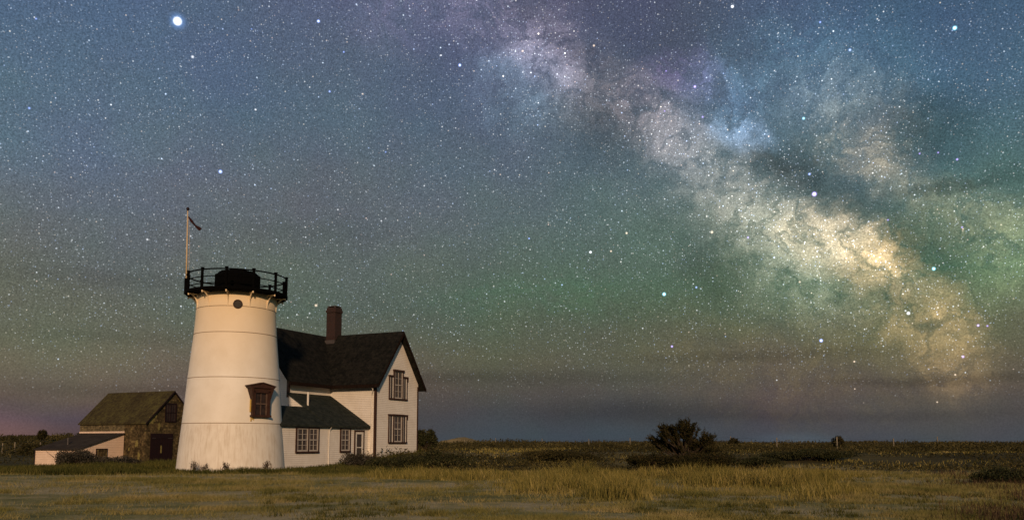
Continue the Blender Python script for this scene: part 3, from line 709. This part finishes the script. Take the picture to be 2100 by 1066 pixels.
w = w_.build('window', M['maroon'], bn); g_ = MB(); g_.box(B_, .003, .015, b0, b1, z0, z1); g_.build('pane', M['dglass'], w)
def patch(name, a, b, z, ra, rz, mat, parent, side=False, seed=1):
    rs = np.random.default_rng(seed); n = 22; pts = []
    for i in range(n):
        q = 2*math.pi*i/n; k = .55+.6*rs.random(); u_, v_ = math.cos(q)*ra*k, math.sin(q)*rz*k
        pts.append(B_(a+u_, -.004, z+v_) if side else B_(.004, b+u_, z+v_))
    mb = MB(); mb.prism(pts, (-dB if side else dA)*.012); return mb.build(name, mat, parent)
patch('lichen_patch', 0, .55, 3.55, .42, .38, M['patina'], bn, seed=3)
patch('lichen_patch', 0, .85, 3.95, .22, .35, M['patina'], bn, seed=4)
patch('lichen_patch', 0, 1.35, 3.05, .15, .4, M['patina'], bn, seed=5)
patch('lichen_patch', -1.0, 0, 1.55, .22, .32, M['patina'], bn, True, 6)
patch('lichen_patch', -.7, 0, .5, .16, .42, M['patina'], bn, True, 7)
patch('lichen_patch', -1.9, 0, 1.1, .12, .16, M['patina'], bn, True, 8)

sh = thing('lean_to_shed', 'low cream shed with grey sloping roof built against the barn side', 'shed', B_(-5, -2, -.3))
SD, SZ0, SZ1 = 4.32, 2.44, 1.14
ssl = (SZ0-SZ1)/SD
mb = MB(); mb.prism([B_(-2.52, -.03, -1.2), B_(-2.52, -SD, -1.2), B_(-2.52, -SD, SZ1-.07), B_(-2.52, -.03, SZ0-.07-ssl*.03)], -dA*5.24); mb.build('wall', M['shedwhite'], sh)
roofslab([B_(-2.40, -.06, SZ0), B_(-2.40, -SD-.14, SZ1-ssl*.14), B_(-7.9, -SD-.14, SZ1-ssl*.14), B_(-7.9, -.06, SZ0)], [(0, 1, 2, 3)], .06, 'roof', M['shedroof'], sh)
mb = MB(); mb.box(B_, -2.61, -2.495, -SD-.025, -SD+.10, -1, SZ1-.08); mb.build('corner_board', M['maroon'], sh)
mb = MB(); mb.box(B_, -7.785, -7.70, -SD-.025, -SD+.08, -1, SZ1-.08); mb.build('corner_board', M['maroon'], sh)
mb = MB(); mb.box(B_, -5.02, -4.93, -SD-.02, -SD+.001, -1, SZ1-.08); mb.build('joint_board', M['trimwhite'], sh)
mb = MB(); mb.box(B_, -2.52, -2.47, -2.70, -1.62, -.25, 1.16); dd = mb.build('door', M['maroon'], sh)
mb = MB()
for k in range(4): mb.box(B_, -2.47, -2.455, -2.62+k*.25, -2.42+k*.25, -.1, 1.08)
mb.build('door_panel', M['barnwall'], dd)
mb = MB(); mb.tube([B_(-5.3, -3.2, 1.2), B_(-5.3, -3.2, 2.05)], .06, 8); mb.build('roof_vent', M['lead'], sh)

# ------------------------------------------------------------------ vegetation
def blades(name, x, y, h, w, lean, mat, parent=None, sway=(0, 0), zoff=0):
    n = len(x); z = height(x, y)-.02+zoff; th = rng.random(n)*2*np.pi
    fx_ = np.cos(th)*w/2; fy_ = np.sin(th)*w/2; la = rng.random(n)*2*np.pi; lr = lean*h*(.3+rng.random(n))
    dx = np.cos(la)*lr+sway[0]*h; dy = np.sin(la)*lr+sway[1]*h
    V = np.zeros((n, 3, 3)); V[:, 0] = np.stack([x-fx_, y-fy_, z], -1); V[:, 1] = np.stack([x+fx_, y+fy_, z], -1); V[:, 2] = np.stack([x+dx, y+dy, z+h], -1)
    return raw(name, V.reshape(-1, 3), np.arange(n*3).reshape(-1, 3), mat, parent, 3)
def bent(name, x, y, h, w, lean, mat, parent=None, sway=(0, 0)):
    n = len(x); z = height(x, y)-.03; th = rng.random(n)*np.pi*2
    fx_ = np.cos(th)*w/2; fy_ = np.sin(th)*w/2; la = rng.random(n)*2*np.pi; lr = lean*h*(.2+rng.random(n))
    dx = np.cos(la)*lr+sway[0]*h; dy = np.sin(la)*lr+sway[1]*h
    V = np.zeros((n, 5, 3))
    V[:, 0] = np.stack([x-fx_, y-fy_, z], -1); V[:, 1] = np.stack([x+fx_, y+fy_, z], -1)
    V[:, 2] = np.stack([x+.35*dx+fx_*.8, y+.35*dy+fy_*.8, z+.62*h], -1); V[:, 3] = np.stack([x+.35*dx-fx_*.8, y+.35*dy-fy_*.8, z+.62*h], -1)
    V[:, 4] = np.stack([x+dx, y+dy, z+h], -1)
    k = np.arange(n)*5
    me_f = np.stack([k, k+1, k+2, k, k+2, k+3, k+3, k+2, k+4], -1).reshape(-1, 3)
    return raw(name, V.reshape(-1, 3), me_f, mat, parent, 3)
def quads(C, size, name, mat, parent=None, up=0.0, elong=1.6):
    """leaf quads around centres"""
    n = len(C); a = rng.normal(size=(n, 3)); a[:, 2] += up; a /= np.linalg.norm(a, axis=1)[:, None]
    b = np.cross(a, rng.normal(size=(n, 3))); b /= np.linalg.norm(b, axis=1)[:, None]
    s = (np.asarray(size)*(.6+.8*rng.random(n)))[:, None]; a = a*s*elong; b = b*s
    V = np.stack([C-a, C-b*.55, C+a, C+b*.55], 1).reshape(-1, 3)
    return raw(name, V, np.arange(n*4).reshape(-1, 4), mat, parent)
def view_pts(n, y0, y1, margin=1.12, powr=1.0):
    """points spread evenly over the ground the picture could show, denser nearer"""
    t_ = rng.random(n)**powr; y = y0*(y1/y0)**t_; x = (rng.random(n)*2-1)*y*.62*margin; return x, y
def footprint(x, y):                      # True where a building stands
    a_ = (x-P0.x)*dA.x+(y-P0.y)*dA.y; b_ = (x-P0.x)*dB.x+(y-P0.y)*dB.y
    m1 = (a_ > -5.6) & (a_ < 3.9) & (b_ > -.05) & (b_ < 5.6) | (a_ > -5.6) & (a_ < 3.4) & (b_ > -9.4) & (b_ < 0)
    m2 = np.hypot(x-TX, y-TY) < 3.1
    a_ = (x-Q1.x)*dA.x+(y-Q1.y)*dA.y; b_ = (x-Q1.x)*dB.x+(y-Q1.y)*dB.y
    m3 = (a_ > -8.2) & (a_ < .05) & (b_ > -.05) & (b_ < 5.7) | (a_ > -7.85) & (a_ < -2.5) & (b_ > -4.4) & (b_ < 0)
    return m1 | m2 | m3
def tallmask(x, y):                       # golden tall grass stands
    px = 1050+1700*x/y; py = y
    m = ss(980, 1150, px)*(1-ss(1640, 1850, px))*ss(24, 28, y+3*(fbm(x, y, 3, 8)-.5)*4)*(1-ss(38, 44, y))
    m2 = ss(730, 800, px)*(1-ss(1000, 1100, px))*ss(34, 38, y)*(1-ss(41, 45, y))*.8
    return np.maximum(m, m2)*ss(.40, .62, fbm(x*.8, y, 2.2, 21))
# mown, patchy grass of the foreground
x, y = view_pts(850000, 15.0, 47, powr=.9)
px = 1050+1700*x/y
d0 = fbm(x*.7, y, 2.4, 11); d1 = fbm(x, y, .8, 13)
track = (1-ss(0, 4, np.abs(y-(39+1.2*np.sin(x*.25)))))*(1-ss(-6, 2, x))*.85
lumpy = fbm(x*.45, y*1.2, 3.5, 14)
keep = (rng.random(len(x)) < (.22+.78*ss(.42,.58,lumpy))* np.clip((d0*.75+d1*.55-.58)*4.5, .02, 1)*(1-track)) & ~footprint(x, y)
x, y, d0, d1 = x[keep], y[keep], d0[keep], d1[keep]
h_ = (.03+.09*rng.random(len(x)))*(.5+1.1*d1)*(1+.5*ss(17, 30, y))
tag(blades('mown_grass', x, y, h_, .007+.00045*y, .9, M['mown']), 'short patchy olive and straw coloured grass of the foreground', 'grass', kind='stuff')
# tufts
nt = 1500; tx, ty = view_pts(nt, 15.5, 46, powr=1.0); k = (fbm(tx, ty, 4, 31) > .47) & ~footprint(tx, ty) & (tx*1700/ty > -500); tx, ty = tx[k], ty[k]
per = 38; r_ = .06+.16*rng.random(len(tx)); X_ = np.repeat(tx, per)+rng.normal(size=len(tx)*per)*np.repeat(r_, per); Y_ = np.repeat(ty, per)+rng.normal(size=len(tx)*per)*np.repeat(r_, per)
tag(blades('grass_tufts', X_, Y_, (.06+.12*rng.random(len(X_)))*np.repeat(.5+.8*rng.random(len(tx)), per), .012+.0005*Y_, .6, M['rough']), 'darker tufts scattered over the short foreground grass', 'grass tufts', kind='stuff')
# golden stands
x, y = view_pts(700000, 23, 46, powr=.8); mk = tallmask(x, y); k = rng.random(len(x)) < mk*.55; x, y, mk = x[k], y[k], mk[k]
tag(bent('tall_grass', x, y, (.08+.50*rng.random(len(x))**1.6)*(.35+.9*mk)*(.3+1.4*fbm(x, y, 1.1, 17)), .009+.0003*y, .55, M['tall'], sway=(-.05, 0)), 'golden uncut beach grass standing in the middle ground', 'tall grass', kind='stuff')
# rough green strip along the feet of the buildings
x, y = view_pts(420000, 40.5, 66, powr=1.0); px = 1050+1700*x/y
near = 42.2+.8*np.sin(x*.4)+9*(fbm(x, y*1.5, 4, 40)-.5)
k = (px < 900) & (y > near) & ~footprint(x, y) & (rng.random(len(x)) < (1-ss(780, 900, px))*(1-.8*ss(52, 66, y)))
x, y = x[k], y[k]
hh = (.10+.26*rng.random(len(x)))*(.35+1.1*fbm(x, y, 1.4, 41))*(1+.5*ss(-40, -22, x)*(1-ss(-22, -19, x)))
hh = hh*(1-.45*(np.hypot(x-TX, y-TY) < 4.6))
tag(bent('rough_grass', x, y, hh, .03, .4, M['rough']), 'rough green grass growing round the feet of the buildings', 'rough grass', kind='stuff')
# dark heath between the lawn and the horizon
x, y = view_pts(380000, 41, 280, margin=1.08, powr=.66); px = 1050+1700*x/y
d0 = fbm(x*.35, y*.8, 3.2, 51); d1 = fbm(x, y, 1.1, 52); bare = fbm(x*.22, y*.6, 7, 53)
edge = ss(44, 49, y+5*(d0-.5)*2)
k = (rng.random(len(x)) < edge*ss(.36, .5, d0)*(1-.92*ss(.58, .68, bare))) & (px > 690) & ~footprint(x, y)
x, y, d1, d0 = x[k], y[k], d1[k], d0[k]
hm = np.minimum(.06+1.15*d1**1.6*ss(.36, .6, d0), .8)*(1-.35*ss(80, 160, y))
hm = hm + .85*ss(.52, .66, fbm(x, y, 13, 99))*ss(95, 140, y)*rng.random(len(x))
C_ = np.stack([x, y, height(x, y)+hm*rng.random(len(x))**.6], -1)
tag(quads(C_, .020+.00075*y, 'heath_scrub', M['scrub'], up=.4), 'low dark brown heath scrub spreading back to the horizon', 'scrub', kind='stuff')
# heath on the left dunes
x, y = view_pts(200000, 60, 300, margin=1.08, powr=.7); px = 1050+1700*x/y
d0 = fbm(x*.3, y*.7, 6, 61)
k = (px < 420) & (rng.random(len(x)) < ss(.42, .56, d0)*(.25+.75*ss(75, 110, y))) & ~footprint(x, y); x, y, d0 = x[k], y[k], d0[k]
C_ = np.stack([x, y, height(x, y)+(.1+1.1*ss(.45, .7, d0))*rng.random(len(x))], -1)
tag(quads(C_, .02+.0009*y, 'dune_scrub', M['scrub'], up=.4), 'dark green scrub on the far dunes left of the sheds', 'scrub', kind='stuff')
# grass tips over the heath
x, y = view_pts(120000, 44, 120, powr=.8); px = 1050+1700*x/y; d0 = fbm(x*.4, y, 3, 71)
k = (px > 900) & (rng.random(len(x)) < ss(.5, .62, d0)*.6); x, y = x[k], y[k]
tag(bent('heath_grass', x, y, .08+.32*rng.random(len(x))*fbm(x, y, 2, 73), .014+.0006*y, .7, M['tall']), 'thin grass standing up through the dark heath', 'grass', kind='stuff')
# reddish twiggy scrub low in the right corner
x, y = view_pts(160000, 15.5, 44, margin=1.15, powr=.9); px = 1050+1700*x/y
d0 = fbm(x, y, 2.2, 81)
k = (px > 1820) & (rng.random(len(x)) < ss(1840, 2060, px+120*(d0-.5)*2)*ss(.40, .55, d0)*.5); x, y = x[k], y[k]
tag(bent('corner_scrub', x, y, .10+.34*rng.random(len(x))*ss(.3, .7, fbm(x, y, 1.2, 82)), .010+.0004*y, .5, M['redscrub']), 'reddish twiggy scrub in the near right corner', 'scrub', kind='stuff')

def bush(name, label, cat, cx, cy, rx, ry, hgt, n, leaf, mat, group=None, seed=1, twigs=60, lumps=9, low=.0):
    rs = np.random.default_rng(seed); z0 = gz(cx, cy)
    t = thing(name, label, cat, (cx, cy, z0), group)
    cs = []; mb = MB()
    for i in range(lumps):
        q = rs.random()*2*np.pi; rr = rs.random()**.5*.72; hz = hgt*(1-.45*rr)*(.45+.4*rs.random()); cs.append((cx+rx*rr*math.cos(q), cy+ry*rr*math.sin(q), hz, .22+.22*rs.random()))
    C = []
    for i in range(n):
        c_ = cs[rs.integers(lumps)]; d = rs.normal(size=3); d /= np.linalg.norm(d); r = c_[3]*rs.random()**.35
        z = c_[2]+d[2]*r*hgt*.9
        if z < low: z = low+rs.random()*.3*hgt
        C.append((c_[0]+d[0]*r*rx, c_[1]+d[1]*r*ry, z0+min(z, hgt)))
    quads(np.array(C), leaf, 'foliage', mat, t, .3, 1.9)
    for i in range(twigs):
        c_ = cs[rs.integers(lumps)]; tip = Vector((c_[0]+rs.normal()*rx*.2, c_[1]+rs.normal()*ry*.2, z0+c_[2]+hgt*(.15+.3*rs.random())))
        b0 = Vector((cx+rs.normal()*rx*.25, cy+rs.normal()*ry*.25, z0-.05)); mid = b0.lerp(tip, .5)+Vector((rs.normal()*.08, rs.normal()*.08, .05))
        mb.tube([b0, mid, tip], [.016, .011, .004], 4, False)
    mb.build('stems', M['bark'], t); return t
def at(px, Y): return (px-1050)/1700*Y
bush('bush', 'large dark grey green bush in front of the low cream shed', 'bush', at(166, 53), 53, 1.6, 1.1, 1.35, 6500, .042, M['greybush'], seed=2, twigs=150, lumps=16)
bush('bush', 'ragged bush between the shed door and the barn corner', 'bush', at(240, 56), 56, 2.1, 1.0, .85, 3000, .045, M['greybush'], seed=3, twigs=60, lumps=12)
bush('bush', 'round dark bush behind the right corner of the house', 'bush', at(874, 64.5), 64.5, .95, .9, 1.95, 3200, .06, M['bush'], seed=4, twigs=40, lumps=10)
bush('bush', 'grey twiggy bush below the white house door', 'bush', at(737, 52.5), 52.5, 1.15, .8, 1.0, 2600, .04, M['greybush'], seed=5, twigs=110, lumps=9)
bush('bush', 'dark leafy bush under the gable wall of the house', 'bush', at(812, 49), 49, 2.0, 1.0, 1.0, 5500, .038, M['bush'], seed=6, twigs=60, lumps=11)
bush('bush', 'wide dark bush just right of the house corner', 'bush', at(893, 47), 47, 2.2, 1.1, 1.2, 7500, .038, M['bush'], seed=7, twigs=80, lumps=13)
bush('bush', 'dark mound of shrub at the left under the juniper', 'bush', at(1340, 48), 48, 2.0, 1.3, 1.15, 9500, .036, M['juniper'], seed=8, twigs=60, lumps=13)
bush('bush', 'dark mound of shrub at the right under the juniper', 'bush', at(1435, 47), 47, 1.9, 1.3, 1.25, 10500, .036, M['juniper'], seed=9, twigs=60, lumps=13)
bush('thicket', 'long dark thicket on the heath near the right end of the fence', 'thicket', at(1945, 78), 78, 4.6, 2.0, 1.0, 9000, .06, M['scrub'], seed=31, twigs=60, lumps=22)
bush('thicket', 'low dark thicket between the golden grass and the fence, far right of the juniper', 'thicket', at(1660, 56), 56, 3.6, 1.6, .8, 8000, .045, M['bush'], seed=32, twigs=60, lumps=20)
bush('thicket', 'low dark thicket left of the juniper behind the golden grass', 'thicket', at(1150, 56), 56, 3.4, 1.6, .75, 8000, .045, M['scrub'], seed=33, twigs=60, lumps=20)
bush('thicket', 'low green thicket directly right of the juniper behind the golden grass', 'thicket', at(1545, 52), 52, 1.9, 1.2, .7, 5500, .04, M['bush'], seed=34, twigs=50, lumps=14)
bush('bush', 'small shrub on the horizon right of the juniper', 'bush', at(1504, 84), 84, .6, .6, 1.25, 700, .07, M['juniper'], seed=10, twigs=14, lumps=6)
bush('bush', 'small dark rounded shrub behind a fence post on the horizon', 'bush', at(1714, 90), 90, .8, .8, 1.75, 1400, .07, M['juniper'], seed=11, twigs=30, lumps=7)
bush('bush', 'dark shrub in the grass at the right edge', 'bush', at(2060, 33), 33, 1.6, 1.0, .75, 4500, .035, M['bush'], seed=12, twigs=60, lumps=12)
bush('bush', 'low wide dark bush in the dunes left of the shed', 'bush', at(68, 110), 110, 2.3, 1.6, 1.5, 2200, .11, M['juniper'], seed=13, twigs=20, lumps=10)
bush('bush', 'small upright shrub on the far dune skyline at left', 'bush', at(93, 170), 170, 1.2, 1.0, 2.6, 900, .16, M['juniper'], seed=14, twigs=10, lumps=7)
for px_, Y_, h_, lab in ((402, 45.2, .75, 'dry weed at the foot of the tower, leftmost one'), (425, 45.0, .55, 'low dry weed beside the tallest weed at the tower foot'), (466, 44.9, .6, 'dry weed in front of the middle of the tower'), (552, 45.3, .7, 'sparse weed near the right side of the tower foot')):
    bush('weed', lab, 'weed', at(px_, Y_), Y_, .35, .3, h_, 110, .03, M['redscrub'], 'weeds at the foot of the tower', seed=int(px_), twigs=16, lumps=5)

# windswept juniper
def juniper():
    rs = np.random.default_rng(5); Yc = 50.5; cx = at(1402, Yc); z0 = gz(cx, Yc)
    t = thing('juniper_tree', 'windswept dark juniper tree standing out against the sky at right of centre', 'tree', (cx, Yc, z0))
    tr_ = MB(); C = []; Dv = []
    base = Vector((cx+.25, Yc, z0-.1)); fork = Vector((cx+.1, Yc, z0+.75))
    tr_.tube([base, base.lerp(fork, .5)+Vector((.05, 0, 0)), fork], [.15, .12, .10], 8)
    tips = []
    tr_.tube([fork, fork+Vector((-.5, 0, .9)), fork+Vector((-.9, .1, 1.7))], [.09, .06, .02], 6); tr_.tube([fork, fork+Vector((.3, .1, 1.1)), fork+Vector((.2, 0, 2.2))], [.09, .06, .02], 6); tr_.tube([fork, fork+Vector((.8, -.1, .7)), fork+Vector((1.5, 0, 1.3))], [.08, .05, .02], 6)
    for i in range(88):
        q = ((i*0.618034) % 1)
        ux = -1.95+3.85*q+rs.normal()*.12
        topz = np.interp(ux, [-2.1, -1.6, -1.2, -.5, 0, .15, .6, 1.1, 1.6, 2.1], [1.72, 2.75, 2.85, 2.65, 3.25, 3.12, 2.80, 2.62, 2.15, 1.6])
        zt = topz*(.45+.53*rs.random()) if rs.random() < .62 else topz
        zt = max(zt, np.interp(ux, [-2, -1.2, -.6, 0, 1, 2], [1.95, 1.75, 1.3, 1.0, 1.1, 1.35])+rs.random()*.25); tip = Vector((cx+ux, Yc+rs.normal()*.55, z0+zt-.15)); st_ = fork+Vector((ux*(.2+.45*rs.random()), rs.normal()*.2, -.1+rs.random()*(zt-1.0)*.7))
        mid = st_.lerp(tip, .5)+Vector((rs.normal()*.12, rs.normal()*.1, -.18+rs.random()*.25))
        tr_.tube([st_, mid, tip], [.05, .03, .012], 5, False)
        tips.append((mid, tip))
        L = (tip-mid).length
        ns = 17
        for k in range(ns):
            u_ = .05+.98*k/ns; p = mid.lerp(tip, u_); dr = (tip-mid).normalized()*.5+Vector((rs.normal()*.5-.45, rs.normal()*.4, .2+rs.normal()*.2))
            dr = dr.normalized(); ln = (.14+.34*rs.random()**1.5)*(1.15-.35*u_)
            for m_ in range(16):
                w_ = m_/16; c_ = p+dr*ln*w_; C.append((c_.x+rs.normal()*.035, c_.y+rs.normal()*.035, c_.z+rs.normal()*.03)); Dv.append(tuple(dr))
    tr_.build('trunk', M['bark'], t)
    C = np.array(C); Dv = np.array(Dv); n = len(C); a = Dv+rs.normal(size=(n, 3))*.45; a /= np.linalg.norm(a, axis=1)[:, None]
    b = np.cross(a, rs.normal(size=(n, 3))); b /= np.linalg.norm(b, axis=1)[:, None]; s = (.038+.034*rs.random(n))[:, None]
    V = np.stack([C-a*s, C-b*s*.32, C+a*s, C+b*s*.32], 1).reshape(-1, 3)
    raw('crown', V, np.arange(n*4).reshape(-1, 4), M['juniper'], t)
juniper()

# ------------------------------------------------------------------ fences
fposts = [(953,158),(1017,150),(1111,138),(1207,118),(1291,102),(1496,88),(1590,80),(1713,78),(1829,84),(1918,96),(2004,122),(2096,140)]
fn = thing('post_and_wire_fence', 'thin post and wire fence along the heath below the horizon', 'fence', (at(1590, 80), 80, gz(at(1590, 80), 80)))
tops = []
for i, (px_, Y_) in enumerate(fposts):
    x_ = at(px_, Y_); z_ = gz(x_, Y_); rs = random.Random(i); lx, ly = rs.uniform(-.04, .04), rs.uniform(-.04, .04)
    hh = 1.30+rs.uniform(-.08, .12); mb = MB(); mb.tube([(x_, Y_, z_-.4), (x_+lx, Y_+ly, z_+hh)], [.062, .052], 7); mb.build('post', M['post'], fn)
    tops.append(Vector((x_+lx*.8, Y_+ly, z_+hh-.12)))
mb = MB()
for dz in (0, -.4):
    for p_, q_ in zip(tops[:-1], tops[1:]): mb.tube([p_+UP*dz, p_.lerp(q_, .5)+UP*(dz-.06), q_+UP*dz], .006, 4, False)
mb.build('wire', M['lead'], fn)
fn = thing('old_fence', 'short run of pale fence posts in the dunes at the far left', 'fence', (at(8, 112), 112, gz(at(8, 112), 112)))
for i, (px_, Y_) in enumerate([(-12, 112), (2, 113), (11, 112), (36, 118), (88, 122)]):
    x_ = at(px_, Y_); z_ = gz(x_, Y_); mb = MB(); mb.tube([(x_, Y_, z_-.4), (x_+.03, Y_, z_+1.45)], .08, 7); mb.build('post', M['post'], fn)
